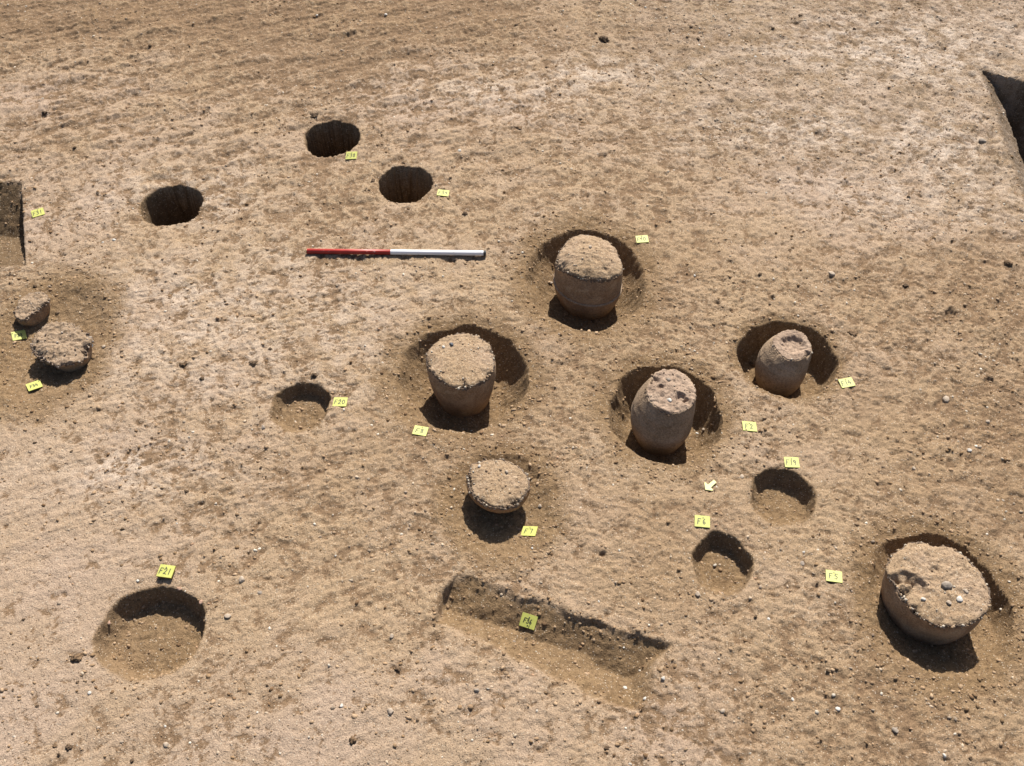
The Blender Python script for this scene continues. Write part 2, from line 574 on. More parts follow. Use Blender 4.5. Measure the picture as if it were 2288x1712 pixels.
warpx = 0.024 * pn(GX, GY, 8, 41) + 0.004 * pn(GX, GY, 34, 42)
warpy = 0.024 * pn(GX, GY, 8, 43) + 0.004 * pn(GX, GY, 34, 44)
pit_drop = np.zeros(GX.shape)
for k, P in enumerate(PITS):
    m = P["rx"] * 1.9
    i0, i1 = np.searchsorted(AX, [P["c"][0] - m, P["c"][0] + m])
    j0, j1 = np.searchsorted(AY, [P["c"][1] - m, P["c"][1] + m])
    sl = (slice(j0, j1), slice(i0, i1))
    x, y = GX[sl], GY[sl]
    wk = 0.45 if P["name"] == "post_hole" else 1.0
    dx, dy = (x - P["c"][0] + wk * warpx[sl]) / P["rx"], (y - P["c"][1] + wk * warpy[sl]) / P["ry"]
    ang = np.arctan2(dy, dx)
    rho = np.hypot(dx, dy)
    wob = 1 + P["jag"] * (1.1 * pn(np.cos(ang) * 1.0, np.sin(ang) * 1.0, 1.3, 60 + k) + 0.45 * pn(np.cos(ang), np.sin(ang), 4.0, 80 + k) + 0.1 * pn(np.cos(ang), np.sin(ang), 14.0, 81 + k))
    rho = rho / wob
    s, c = np.sin(ang), np.cos(ang)
    wN, wS, wE, wW = P["w"]
    w = wN * np.clip(s, 0, 1) ** 2 + wS * np.clip(-s, 0, 1) ** 2 + wE * np.clip(c, 0, 1) ** 2 + wW * np.clip(-c, 0, 1) ** 2
    t = np.clip((1 - rho) / w, 0, 1)
    g = 1 - (1 - t) ** P["sharp"]
    g = g * sstep(0, 0.25, t) ** 0.5
    drop = P["D"] * g
    pit_drop[sl] = np.maximum(pit_drop[sl], drop)
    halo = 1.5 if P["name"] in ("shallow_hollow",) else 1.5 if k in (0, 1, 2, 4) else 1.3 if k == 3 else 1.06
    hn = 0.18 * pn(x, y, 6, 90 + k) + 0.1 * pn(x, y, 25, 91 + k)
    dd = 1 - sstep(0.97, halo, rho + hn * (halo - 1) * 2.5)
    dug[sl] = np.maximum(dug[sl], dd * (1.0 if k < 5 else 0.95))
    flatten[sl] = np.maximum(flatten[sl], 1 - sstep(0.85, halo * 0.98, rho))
    pit_id[sl] = np.where(rho < 1.0, k, pit_id[sl])
    # soft lip worn round the mouth
    Z[sl] -= 0.012 * (1 - sstep(0.95, 1.25, rho)) * (1 if k < 5 else 0.35) * (1 - g)

for k, T in enumerate(TRENCHES):
    lo, hi = T["poly"].min(axis=0) - 0.3, T["poly"].max(axis=0) + 0.3
    i0, i1 = np.searchsorted(AX, [lo[0], hi[0]])
    j0, j1 = np.searchsorted(AY, [lo[1], hi[1]])
    sl = (slice(j0, j1), slice(i0, i1))
    wk = (1.5, 0.35, 0.7)[k]
    x, y = GX[sl] + warpx[sl] * wk, GY[sl] + warpy[sl] * wk
    h = np.full(x.shape, 9.0)
    dmin = np.full(x.shape, 9.0)
    for a, n, s in T["edges"]:
        d = (x - a[0]) * n[0] + (y - a[1]) * n[1]
        h = np.minimum(h, np.interp(d, [q[0] for q in s], [q[1] for q in s]) if isinstance(s, list) else d * s)
        dmin = np.minimum(dmin, d)
    hh = np.clip(h, 0, T["D"])
    hh = hh - 0.25 * np.clip(h - T["D"] * 0.7, 0, T["D"] * 0.6) * (hh / T["D"]) * 0.5
    pit_drop[sl] = np.maximum(pit_drop[sl], hh)
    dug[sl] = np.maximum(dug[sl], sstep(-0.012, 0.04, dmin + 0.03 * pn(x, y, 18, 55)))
    flatten[sl] = np.maximum(flatten[sl], sstep(-0.02, 0.02, dmin))
    pit_id[sl] = np.where(dmin > 0, len(PITS) + k, pit_id[sl])

# surface relief: broken pale crust over brown soil, scrape ridges far off, a smoother trampled corner near left
smooth_zone = sstep(0.2, 1.0, 0.55 * (-GX) / 1.8 + 0.75 * (2.6 - GY) / 1.3 + 0.5 * pn(GX, GY, 0.9, 5))
smooth_zone = np.clip(smooth_zone, 0, 0.85)
patch = fbm(GX, GY, 0.8, 3, 12)
crustn = fbm(GX + 2 * warpx, GY + 2 * warpy, 10.0, 5, 20, 0.85)
brown_zone = np.clip(sstep(5.3, 6.6, GY + 0.5 * pn(GX, GY, 0.7, 16)) * sstep(1.0, -0.6, GX), 0, 1)
crust = sstep(-0.5, 0.5, crustn + 0.55 * patch + 0.2 + 0.25 * smooth_zone - 0.5 * brown_zone)
ca, sa = math.cos(R(24)), math.sin(R(24))
ux, uy = GX * ca + GY * sa, -GX * sa + GY * ca
ridge = fbm(ux * 0.33, uy, 7.0, 3, 30, 0.6)
ridge_zone = sstep(4.0, 5.3, GY + 0.6 * pn(GX, GY, 0.6, 6)) * sstep(1.5, -0.7, GX + 0.5 * pn(GX, GY, 0.8, 7)) 
ridge2 = fbm(ux * 0.5 + 3, -uy + GX * 0.9, 8.0, 3, 33, 0.6)
grit_zone = np.clip(sstep(4.6, 6.2, GY + 0.55 * GX - 0.5 + 0.7 * pn(GX, GY, 0.7, 8)) * sstep(-0.2, 1.6, GX), 0, 1)
right_zone = sstep(1.2, 2.4, GX + 0.5 * pn(GX, GY, 0.8, 9)) * (1 - sstep(5.2, 6.5, GY))
amp = (1 - 0.62 * smooth_zone) * (1 - 0.72 * flatten)
rel = 0.010 * pn(GX, GY, 1.4, 1) + 0.006 * pn(GX, GY, 3.7, 2)
rel += amp * (0.008 * (crust - 0.5)
              + 0.0065 * fbm(GX, GY, 13, 2, 3)
              + 0.0068 * fbm(GX, GY, 34, 2, 4, 0.75)
              + 0.0055 * np.abs(pn(GX, GY, 75, 13)) * (1 + grit_zone))
rel += (ridge_zone * 0.022 * ridge + right_zone * 0.014 * ridge2 + grit_zone * 0.012 * fbm(GX, GY, 8, 3, 37)) * (1 - flatten)
scr_a = fbm(ux * 0.16, uy, 17, 3, 45, 0.7)
scr_b = fbm((GX * ca - GY * sa) * 0.16, GX * sa + GY * ca, 17, 3, 46, 0.7)
scr_w = sstep(-0.8, 0.9, GX + 0.8 * pn(GX, GY, 0.7, 47))
scrape = scr_a * (1 - scr_w) + scr_b * scr_w
rel += 0.0042 * scrape * (1 - 0.8 * flatten) * (0.4 + sstep(-0.25, 0.3, pn(GX, GY, 1.1, 48)))
crust = np.clip(crust + 0.22 * scrape * (1 - flatten), 0, 1)
rel += flatten * (0.007 * fbm(GX, GY, 10, 2, 51) + 0.0062 * fbm(GX, GY, 30, 3, 52, 0.75)) * np.select([pit_id == len(PITS), pit_id == len(PITS) + 1, pit_id == len(PITS) + 2], [0.9, 1.2, 1.2], 1.0)
Z += rel - pit_drop
crust = crust * (1 - 0.15 * ridge_zone) + ridge_zone * 0.3 * np.clip(ridge, -0.5, 0.5)

def blob(spots):
    out = np.zeros(GX.shape)
    for px, py, rx_, ry_, a_ in spots:
        x0, y0 = W(px, py)
        k_ = px_per_m(px, py)
        d_ = ((GX - x0) / (rx_ / k_)) ** 2 + ((GY - y0) / (ry_ / k_ * 1.35)) ** 2
        out = np.maximum(out, a_ * np.exp(-d_))
    return out


tone_n = 0.5 + 0.9 * fbm(GX, GY, 2.2, 3, 66)
tone_pink = np.clip(blob([(100, 1350, 300, 420, 1), (700, 1650, 600, 140, 0.9), (60, 480, 220, 130, 0.7), (60, 230, 160, 110, 0.9), (2240, 60, 150, 120, 0.9), (1900, 420, 320, 120, 0.6), (1500, 1650, 300, 120, 0.6), (1050, 240, 420, 100, 0.6)]) * (0.4 + 0.6 * tone_n), 0, 0.8)
tone_brown = np.clip(blob([(250, 40, 480, 80, 1), (900, 40, 500, 70, 1), (1480, 90, 330, 70, 1), (2150, 980, 330, 330, 0.8), (1950, 1600, 420, 140, 0.75), (1500, 1150, 260, 120, 0.6), (1230, 820, 260, 160, 0.75), (1000, 1000, 260, 130, 0.7), (2230, 640, 160, 160, 0.8), (1500, 640, 160, 160, 0.6), (1900, 640, 260, 100, 0.5), (1480, 1260, 200, 150, 0.7), (700, 1050, 240, 90, 0.4), (20, 760, 200, 140, 0.7)]) * (0.45 + tone_n), 0, 1)
tone_chalk = np.clip(blob([(2030, 110, 300, 110, 1), (1800, 290, 300, 70, 0.8), (1330, 170, 320, 70, 0.6), (2050, 440, 260, 90, 0.5), (1150, 200, 260, 70, 0.6), (2100, 330, 150, 120, 0.9), (520, 720, 420, 200, 0.45), (1480, 990, 120, 60, 0.4), (420, 430, 200, 90, 0.5), (300, 1050, 250, 90, 0.4)]) * (0.6 + tone_n), 0, 1)

# pocks where clods and stones came away
pock_spots = []
npk = 320
pxs, pys = rng.uniform(-3.8, 3.8, npk), 1.2 + 6.0 * rng.uniform(0, 1, npk) ** 0.9
for x0, y0 in zip(pxs, pys):
    r0 = rng.choice([0.010, 0.014, 0.02, 0.03], p=[0.45, 0.32, 0.18, 0.05]) * rng.uniform(0.8, 1.3)
    pock_spots.append((x0, y0, r0))
for x0, y0, r0 in pock_spots:
    m = r0 * 2
    i0, i1 = np.searchsorted(AX, [x0 - m, x0 + m])
    j0, j1 = np.searchsorted(AY, [y0 - m, y0 + m])
    sl = (slice(j0, j1), slice(i0, i1))
    if flatten[sl].size == 0 or flatten[sl].max() > 0.3:
        continue
    e = rng.uniform(0.6, 1.0)
    d = np.hypot((GX[sl] - x0), (GY[sl] - y0) / e) / r0 + 0.5 * pn(GX[sl], GY[sl], 55, 15)
    f = 1 - sstep(0.45, 1.05, d)
    Z[sl] -= f * r0 * 0.45
    crust[sl] *= 1 - 0.8 * f

outer = ~near
Z[outer] = (0.010 * pn(GX, GY, 1.4, 1) + 0.006 * pn(GX, GY, 3.7, 2) - pit_drop)[outer]


def zat(x, y):
    x, y = np.atleast_1d(x).astype(float), np.atleast_1d(y).astype(float)
    i = np.clip(np.searchsorted(AX, x) - 1, 0, len(AX) - 2)
    j = np.clip(np.searchsorted(AY, y) - 1, 0, len(AY) - 2)
    u, v = (x - AX[i]) / (AX[i + 1] - AX[i]), (y - AY[j]) / (AY[j + 1] - AY[j])
    return (Z[j, i] * (1 - u) * (1 - v) + Z[j, i + 1] * u * (1 - v) + Z[j + 1, i] * (1 - u) * v + Z[j + 1, i + 1] * u * v)


def gat(A, x, y):
    i = np.clip(np.searchsorted(AX, x) - 1, 0, len(AX) - 2)
    j = np.clip(np.searchsorted(AY, y) - 1, 0, len(AY) - 2)
    return A[j, i]


def on_ground(px, py):
    """Where the sight line through a photograph pixel meets the dug ground."""
    z = 0.0
    for _ in range(12):
        x, y = W(px, py, z)
        z = 0.5 * z + 0.5 * float(zat(x, y)[0])
    x, y = W(px, py, z)
    return x, y, float(zat(x, y)[0])


ny, nx = GX.shape
idx = np.arange(nx * ny).reshape(ny, nx)
quads = np.stack([idx[:-1, :-1], idx[:-1, 1:], idx[1:, 1:], idx[1:, :-1]], -1).reshape(-1, 4)
vid = pit_id.reshape(-1)
qid = np.where((vid[quads] == vid[quads[:, :1]]).all(axis=1), vid[quads[:, 0]], -1)
allv = np.stack([GX, GY, Z], -1).reshape(-1, 3)
tone = np.stack([tone_pink, tone_brown, tone_chalk], -1).reshape(-1, 3)
soil = np.stack([np.clip(crust, 0, 1), np.clip(dug * 0.92, 0, 1), np.clip(grit_zone * 0.4, 0, 1)], -1).reshape(-1, 3)


def submesh(name, which, mat=None):
    q = quads[which]
    used, inv = np.unique(q.reshape(-1), return_inverse=True)
    me = make_mesh(name, allv[used], inv, np.full(len(q), 4), mat or M_SOIL)
    set_color(me, "soil", soil[used])
    set_color(me, "tone", tone[used])
    return me


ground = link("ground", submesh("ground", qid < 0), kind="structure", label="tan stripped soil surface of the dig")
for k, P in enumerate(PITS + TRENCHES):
    link(P["name"], submesh(P["name"], qid == k, M_MOIST_SHADE if P.get("moist") else M_BROWN if k == len(PITS) + 2 else None), ground, label=P["label"])

# ------------------------------------------------------------------ loose gravel and soil crumbs
def weighted_points(n, weight, seed):
    g = np.random.default_rng(seed)
    out = []
    while sum(len(a) for a in out) < n:
        y = g.uniform(1.15, 7.5, n)
        x = g.uniform(-1, 1, n) * (1.45 + 0.36 * y)
        keep = g.uniform(0, 1, n) < weight(x, y)
        out.append(np.stack([x, y], 1)[keep])
    return np.concatenate(out)[:n]


def gravel_weight(x, y):
    gz, sm, fl = gat(grit_zone, x, y), gat(smooth_zone, x, y), gat(flatten, x, y)
    clump = sstep(-0.15, 0.45, fbm(x, y, 1.9, 3, 70)) * 1.5
    return np.clip((0.16 + 0.75 * gz) * (0.35 + clump) * (1 - 0.5 * sm) * (1 - 0.75 * fl), 0, 1)


def crumb_weight(x, y):
    fl = gat(flatten, x, y)
    edge = 4 * fl * (1 - fl)
    clump = sstep(-0.2, 0.4, fbm(x, y, 2.4, 3, 75))
    return np.clip(0.05 + 0.35 * clump + 0.8 * edge + 0.3 * fl, 0, 1)


def scatter_ground(name, n, weight, rlo, rhi, power, palette, probs, seed, sink, label):
    p = weighted_points(n, weight, seed)
    g = np.random.default_rng(seed + 1)
    r = rlo + (rhi - rlo) * g.uniform(0, 1, n) ** power
    z = zat(p[:, 0], p[:, 1]) + r * sink
    tint = np.array(palette)[g.choice(len(palette), n, p=probs)] * g.uniform(0.75, 1.2, (n, 1))
    me = scatter_mesh(name, np.column_stack([p, z]), r, tint, M_GRAVEL, seed=seed + 2)
    link(name, me, kind="stuff", label=label)


scatter_ground("gravel", 14000, gravel_weight, 0.0024, 0.0100, 4.5,
               [kk((0.74, 0.66, 0.55)), kk((0.58, 0.46, 0.34)), kk((0.42, 0.33, 0.25)), kk((0.48, 0.31, 0.2)), kk((0.3, 0.22, 0.16))],
               [0.2, 0.42, 0.18, 0.14, 0.06], 201, -0.1, "fine pale and grey gravel scattered over the tan soil")
scatter_ground("soil_crumbs", 20000, crumb_weight, 0.0026, 0.0115, 4.5,
               [kk((0.42, 0.285, 0.175)), kk((0.32, 0.21, 0.12)), kk((0.24, 0.15, 0.085)), kk((0.48, 0.34, 0.22))],
               [0.38, 0.27, 0.12, 0.23], 301, 0.0, "small loose crumbs of brown and tan soil")

# ------------------------------------------------------------------ urns
def radial(points, n=180):
    p = np.array(points)
    # area centroid
    x, y = p[:, 0], p[:, 1]
    x2, y2 = np.roll(x, -1), np.roll(y, -1)
    cr = x * y2 - x2 * y
    A = cr.sum() / 2
    c = np.array([((x + x2) * cr).sum() / (6 * A), ((y + y2) * cr).sum() / (6 * A)])
    d = p - c
    a = np.arctan2(d[:, 1], d[:, 0])
    o = np.argsort(a)
    a, r = a[o], np.hypot(d[:, 0], d[:, 1])[o]
    th = np.linspace(-np.pi, np.pi, n, endpoint=False)
    rr = np.interp(th, np.concatenate([a - 2 * np.pi, a, a + 2 * np.pi]), np.tile(r, 3))
    return c, th, rr


def lowpass(r, k):
    F = np.fft.rfft(r)
    F[k + 1:] = 0
    return np.fft.irfft(F, len(r))


def make_urn(label, outline, ztop, profile, pot, hollows=(), dome=0.008, rough=0.006, seed=0, ragged=0.006, ngrit=70, fill_tint=None, pebbles=(), tilt=(0, 0), grit_pal=None, cordon=None, inset_add=0.0, top_mat=None, notches=()):
    """outline: world points of the broken rim at height ztop; profile: (drop, scale, shift x, shift y) of the body below it."""
    g = np.random.default_rng(seed)
    c, th, r = radial(outline)
    n = len(th)
    cx, cy = np.cos(th), np.sin(th)
    fine = ragged * (pn(cx, cy, 5, seed) + 0.8 * pn(cx, cy, 12, seed + 1) + 0.6 * pn(cx, cy, 28, seed + 2))
    r_smooth = lowpass(r, 14)
    r_top = r_smooth + fine
    r_low = lowpass(r, 2)
    zf = tilt[0] * cx * r + tilt[1] * cy * r
    prof = np.array([tuple(p) + (0,) * (4 - len(p)) for p in profile], dtype=float)
    root = bpy.data.objects.new("urn", None)
    col.objects.link(root)
    zbot = ztop + prof[-1, 0]
    root.location = (c[0], c[1], zbot)
    root["label"], root["category"], root["group"] = label, "urn", "urns standing in the dig"
    root.empty_display_size = 0.1
    # wall
    drops = np.concatenate([np.linspace(prof[0, 0], prof[-1, 0], 64)])
    rings = []
    rim_n = 0.004 * pn(cx, cy, 6, seed + 5) + 0.003 * pn(cx, cy, 14, seed + 6)
    nd = np.zeros(n)
    for na, nw, ndp in notches:
        dth = (th - R(na) + np.pi) % (2 * np.pi) - np.pi
        nd += ndp * np.exp(-(dth / R(nw)) ** 2) * (1 + 0.6 * pn(cx, cy, 20, seed + 7))
    rim_n = rim_n - nd
    inner = np.stack([cx * (r_top - 0.014), cy * (r_top - 0.014), ztop - zbot - 0.02 + zf + rim_n], 1)
    mid = np.stack([cx * (r_top - 0.008), cy * (r_top - 0.008), ztop - zbot - 0.004 + zf + rim_n], 1)
    rings += [inner, mid]
    for d in drops:
        s, sx, sy = (np.interp(-d, -prof[:, 0], prof[:, q]) for q in (1, 2, 3))
        k = np.clip(-d / 0.07, 0, 1)
        rr = ((1 - k) * r_smooth + k * r_low) * s + fine * (1 - np.clip(-d / 0.018, 0, 1))
        rr = rr + 0.0025 * pn(th * 1.0, np.full(n, d * 6), 3.0, seed + 8) + 0.0012 * pn(th, np.full(n, d * 8), 9.0, seed + 9)
        rings.append(np.stack([cx * rr + sx, cy * rr + sy, ztop + d - zbot + zf * (1 - k) + rim_n * (1 - np.clip(-d / 0.025, 0, 1))], 1))
    v = np.concatenate(rings)
    m = len(rings)
    a = np.arange(m - 1)[:, None] * n + np.arange(n)[None]
    b = np.arange(m - 1)[:, None] * n + (np.arange(n)[None] + 1) % n
    q = np.stack([a + n, b + n, b, a], -1).reshape(-1, 4)
    me = make_mesh("vessel_wall", v, q.reshape(-1), np.full(len(q), 4), POT[pot])
    me.materials.append(M_RIM)
    band = 3 + np.round(4 * np.clip(0.5 + 1.2 * pn(cx, cy, 7, seed + 3) + 0.8 * pn(cx, cy, 17, seed + 4), 0, 1.6)).astype(int)
    mi = (np.arange(m - 1)[:, None] < band[None] * 64 // 64).astype(np.int32).reshape(-1)
    if top_mat != "base":
        me.polygons.foreach_set("material_index", mi)
    link("vessel_wall", me, root)
    if cordon:
        s, sx, sy = (np.interp(cordon, -prof[:, 0], prof[:, q]) for q in (1, 2, 3))
        k = np.clip(cordon / 0.07, 0, 1)
        rr = ((1 - k) * r_top + k * r_low) * s
        ringv = []
        for q in range(8):
            a_ = 2 * math.pi * q / 8
            w_ = 0.008 * (1 + 0.5 * pn(cx, cy, 6, seed + 33))
            zr = ztop - cordon - zbot + 0.004 * pn(cx, cy, 2.5, seed + 34)
            ringv.append(np.stack([cx * (rr + math.cos(a_) * w_) + sx, cy * (rr + math.cos(a_) * w_) + sy, zr + math.sin(a_) * w_ * 0.9], 1))
        aa = np.arange(8)[:, None] * n + np.arange(n)[None]
        bb = np.arange(8)[:, None] * n + (np.arange(n)[None] + 1) % n
        a2 = ((np.arange(8)[:, None] + 1) % 8) * n + np.arange(n)[None]
        b2 = ((np.arange(8)[:, None] + 1) % 8) * n + (np.arange(n)[None] + 1) % n
        qq = np.stack([aa, bb, b2, a2], -1).reshape(-1, 4)
        link("cordon", make_mesh("cordon", np.concatenate(ringv), qq.reshape(-1), np.full(len(qq), 4), M_CORDON), root)
    # soil packed inside, level with the break
    nr = 34
    inset = inset_add + nd * 0.7 - 0.0015 + 0.016 * np.clip(pn(cx, cy, 2.5, seed + 12) + 0.6 * pn(cx, cy, 11, seed + 13) - 0.22, 0, 1)
    re = r_top - inset
    t = np.linspace(0, 1, nr) ** 0.8
    X = (t[:, None] * re[None]) * cx[None]
    Y = (t[:, None] * re[None]) * cy[None]
    H = dome * (1 - t[:, None] ** 2) + rough * (fbm(X, Y, 16, 3, seed + 20, 0.65)) + 0.0035 * fbm(X, Y, 55, 2, seed + 23)
    H = H + tilt[0] * X + tilt[1] * Y + 0.004
    H = H - 0.007 * sstep(0.95, 1.0, t)[:, None]
    for hx, hy, hr, hd in hollows:
        dd = np.hypot(X + c[0] - hx, Y + c[1] - hy) / hr + 0.25 * pn(X, Y, 40, seed + 30)
        H = H - hd * (1 - sstep(0.45, 1.05, dd))
    H = H - nd[None] * 0.9 * sstep(0.7, 1.0, t)[:, None]
    H[0] = H[0].mean()
    X, Y, H = (np.concatenate([q_, q_[-1:]]) for q_ in (X, Y, H))
    H[-1] -= 0.03
    X[-1] *= 0.93
    Y[-1] *= 0.93
    nr += 1
    V = np.stack([X, Y, H + ztop - zbot], -1).reshape(-1, 3)
    a = np.arange(nr - 1)[:, None] * n + np.arange(n)[None]
    b = np.arange(nr - 1)[:, None] * n + (np.arange(n)[None] + 1) % n
    q = np.stack([a, a + n, b + n, b], -1).reshape(-1, 4)
    me = make_mesh("soil_fill", V, q.reshape(-1), np.full(len(q), 4), M_GREYFILL if top_mat == "rough" else POT[top_mat] if top_mat else M_FILL)
    link("pot_base" if top_mat == "base" else "soil_fill", me, root)
    # grit lying in the fill and crumbling along the rim
    def top_z(x, y):
        d = np.hypot(X.ravel() + c[0] - x, Y.ravel() + c[1] - y)
        return float(V[int(np.argmin(d)), 2]) + zbot
    pts, rad, tint = [], [], []
    pal = grit_pal or [(0.6, 0.52, 0.42), (0.42, 0.31, 0.21), (0.2, 0.14, 0.1), (0.36, 0.25, 0.16)]
    for _ in range(int(ngrit * 0.6)):
        k = int(g.integers(n))
        rho = math.sqrt(g.uniform(0, 1)) * 0.96
        x, y = cx[k] * re[k] * rho, cy[k] * re[k] * rho
        rad.append(0.002 + 0.0055 * g.uniform() ** 2.5)
        pts.append((x, y, top_z(x + c[0], y + c[1]) - zbot))
        tint.append(kk(pal[int(g.choice(len(pal), p=[0.3, 0.35, 0.1, 0.25]))]))
    for _ in range(int(ngrit * 1.6)):
        k = int(g.integers(n))
        dr = g.uniform(-0.008, 0.005)
        x, y = cx[k] * (r_top[k] + dr), cy[k] * (r_top[k] + dr)
        rad.append(0.0025 + 0.006 * g.uniform() ** 2)
        pts.append((x, y, ztop - zbot + zf[k] - g.uniform(0, 0.012)))
        tint.append(kk(pal[int(g.integers(len(pal)))]))
    me = scatter_mesh("grit", np.array(pts), np.array(rad), np.array(tint), M_GRAVEL, flat=(0.6, 0.95), seed=seed + 40)
    link("grit", me, root, kind="stuff")
    for (px, py, rad_m, kind, lab) in pebbles:
        x, y = W(px, py, ztop)
        me = stone_mesh(rad_m, kind, int(px * 7 + py))
        o = link("pebble", me, root, label=lab)
        o.location = (x - c[0], y - c[1], top_z(x, y) - zbot + rad_m * 0.2)
    return root


def stone_mesh(r, kind, seed):
    soft = kind in ("pale", "grey", "pink", "white")
    base = ICO2
    v = stone_shape(r, seed, flat={"dark": 0.5, "brown": 0.5}.get(kind, 0.55), angular=0.16 if soft else 0.8, base=base)
    return make_mesh("stone", v, base[1].reshape(-1), np.full(len(base[1]), 3), STONE[kind])


def zo(pts, f, x0, y0, z):
    return [ZP(a, b, f, x0, y0, z) for a, b in pts]


A = (5.911, 1140, 480)
make_urn("barrel shaped urn with a raised cordon round its belly beside the tag F10",
         zo([(600, 680), (620, 590), (680, 450), (750, 350), (850, 290), (970, 258), (1080, 280), (1200, 325), (1280, 345), (1370, 430), (1430, 550), (1470, 650), (1485, 740), (1440, 800), (1330, 845), (1200, 852), (1050, 835), (900, 818), (780, 765), (690, 715)], *A, 0.13),
         0.13, [(0, 1), (-.02, 1.02), (-.08, 1.055), (-.15, 1.06), (-.2, 1.05), (-.25, 1.02), (-.28, .97), (-.33, .86)], "red",
         seed=11, dome=0.034, cordon=0.185, notches=[(200, 12, 0.022), (262, 6, 0.010), (310, 8, 0.010)], rough=0.008, pebbles=[(1318, 563, 0.012, "pale", None)], hollows=[(*ZP(1240, 760, *A, 0.13), 0.02, 0.01)])
A = (5.911, 860, 700)
make_urn("broad topped urn with a flat tan top and tapering reddish sides above the tag F8",
         zo([(545, 600), (560, 510), (640, 420), (760, 330), (900, 285), (1070, 265), (1200, 300), (1320, 370), (1400, 430), (1415, 520), (1440, 620), (1440, 720), (1400, 790), (1300, 880), (1180, 950), (1050, 975), (900, 970), (780, 900), (670, 820), (600, 740)], *A, 0.10),
         0.10, [(0, 1), (-.03, 1.035), (-.08, 1.035), (-.14, .99), (-.2, .93), (-.3, .79)], "red", seed=21, notches=[(275, 7, 0.014), (190, 10, 0.014), (20, 6, 0.012), (320, 9, 0.010)], rough=0.005, ragged=0.009, ngrit=110,
         pebbles=[(991, 778, 0.011, "white", "white flint chip on the tan top"), (1009, 773, 0.011, "blue", "blue grey flake on the tan top")])
A = (5.911, 1320, 780)
make_urn("round shouldered urn with a narrow crumbling dark pitted top beside the tag F2",
         zo([(740, 600), (760, 470), (800, 370), (880, 300), (980, 272), (1120, 272), (1230, 330), (1330, 430), (1380, 530), (1388, 640), (1360, 710), (1280, 790), (1180, 840), (1050, 860), (940, 820), (850, 750), (780, 690)], *A, 0.13),
         0.13, [(0, 1), (-.02, 1.06, -.004, -.003), (-.06, 1.17, -.014, -.01), (-.11, 1.26, -.024, -.014), (-.16, 1.31, -.028, -.016), (-.2, 1.3, -.028, -.016), (-.25, 1.2, -.028, -.016), (-.32, 1.0, -.028, -.016)], "grey",
         seed=31, rough=0.010, ragged=0.006, ngrit=50, top_mat="base", hollows=[(*ZP(830, 420, *A, 0.13), 0.03, 0.018), (*ZP(1190, 650, *A, 0.13), 0.032, 0.02), (*ZP(1260, 700, *A, 0.13), 0.025, 0.02), (*ZP(920, 520, *A, 0.13), 0.02, 0.012)],
         pebbles=[(1495, 896, 0.0135, "white", "white flint standing up from the top"), (1492, 852, 0.013, "grey", None)],
         grit_pal=[(0.45, 0.36, 0.28), (0.3, 0.21, 0.15), (0.1, 0.07, 0.055), (0.32, 0.22, 0.15)])
A = (6.897, 1620, 690)
make_urn("small rounded urn with a hollowed top in the deep pit beside tag F14",
         zo([(730, 520), (800, 410), (880, 350), (1000, 325), (1130, 345), (1230, 400), (1290, 500), (1330, 600), (1345, 660), (1300, 700), (1200, 740), (1190, 780), (1100, 795), (950, 780), (870, 730), (800, 640), (755, 580)], *A, 0.08),
         0.08, [(0, 1), (-.012, 1.06, -.004, -.004), (-.04, 1.2, -.014, -.008), (-.08, 1.32, -.024, -.012), (-.12, 1.37, -.027, -.012), (-.18, 1.37, -.028, -.012), (-.22, 1.3, -.028, -.012), (-.28, 1.1, -.028, -.012)], "grey",
         seed=41, notches=[(320, 12, 0.018)], rough=0.003, ngrit=14, top_mat="base", dome=0.004, hollows=[(*ZP(1060, 550, *A, 0.08), 0.07, 0.026)], ragged=0.005)
A = (4.598, 1840, 1160)
make_urn("widest low urn with a coarse flat top beside the tag F5",
         zo([(640, 570), (660, 460), (720, 370), (820, 280), (960, 225), (1080, 270), (1200, 290), (1330, 295), (1420, 360), (1520, 450), (1620, 570), (1680, 690), (1720, 760), (1715, 860), (1660, 960), (1560, 1040), (1420, 1095), (1280, 1105), (1170, 1090), (1060, 1040), (960, 970), (880, 880), (800, 760), (735, 660)], *A, 0.12),
         0.12, [(0, 1), (-.02, 1.005), (-.06, 1.015), (-.1, 1.0), (-.15, .96), (-.24, .86)], "red", seed=51, notches=[(195, 10, 0.03), (225, 8, 0.016), (255, 5, 0.012)], rough=0.010, ngrit=150, ragged=0.008,
         hollows=[(*ZP(830, 600, *A, 0.12), 0.04, 0.02), (*ZP(740, 640, *A, 0.12), 0.035, 0.028), (*ZP(985, 715, *A, 0.12), 0.04, 0.025), (*ZP(910, 630, *A, 0.12), 0.03, 0.018), (*ZP(1140, 540, *A, 0.12), 0.025, 0.01)],
         pebbles=[(2113, 1313, 0.024, "grey", "grey rounded pebble in the middle of the top"), (2142, 1343, 0.015, "white", "bright white quartz pebble on the top"), (2156, 1324, 0.013, "pale", None), (2119, 1349, 0.012, "pale", None), (2062, 1341, 0.011, "white", None)])
A = (7.523, 1000, 1000)
make_urn("low urn base with an orange underside beside the tag F7",
         zo([(350, 480), (380, 330), (420, 262), (550, 245), (620, 210), (750, 205), (880, 195), (1000, 230), (1150, 300), (1270, 390), (1350, 500), (1375, 600), (1340, 720), (1280, 830), (1200, 910), (1080, 980), (950, 1015), (800, 1010), (650, 960), (520, 880), (420, 770), (350, 640)], *A, 0.085),
         0.085, [(0, 1), (-.012, 1.035), (-.025, 1.05), (-.04, 1.03), (-.06, .94), (-.09, .74), (-.15, .5)], "orange", seed=61, notches=[(180, 14, 0.014), (300, 18, 0.014), (235, 8, 0.012)], inset_add=0.004, rough=0.005, ngrit=110, ragged=0.008,
         pebbles=[(1132, 1058, 0.012, "pale", None), (1071, 1045, 0.010, "white", None)])
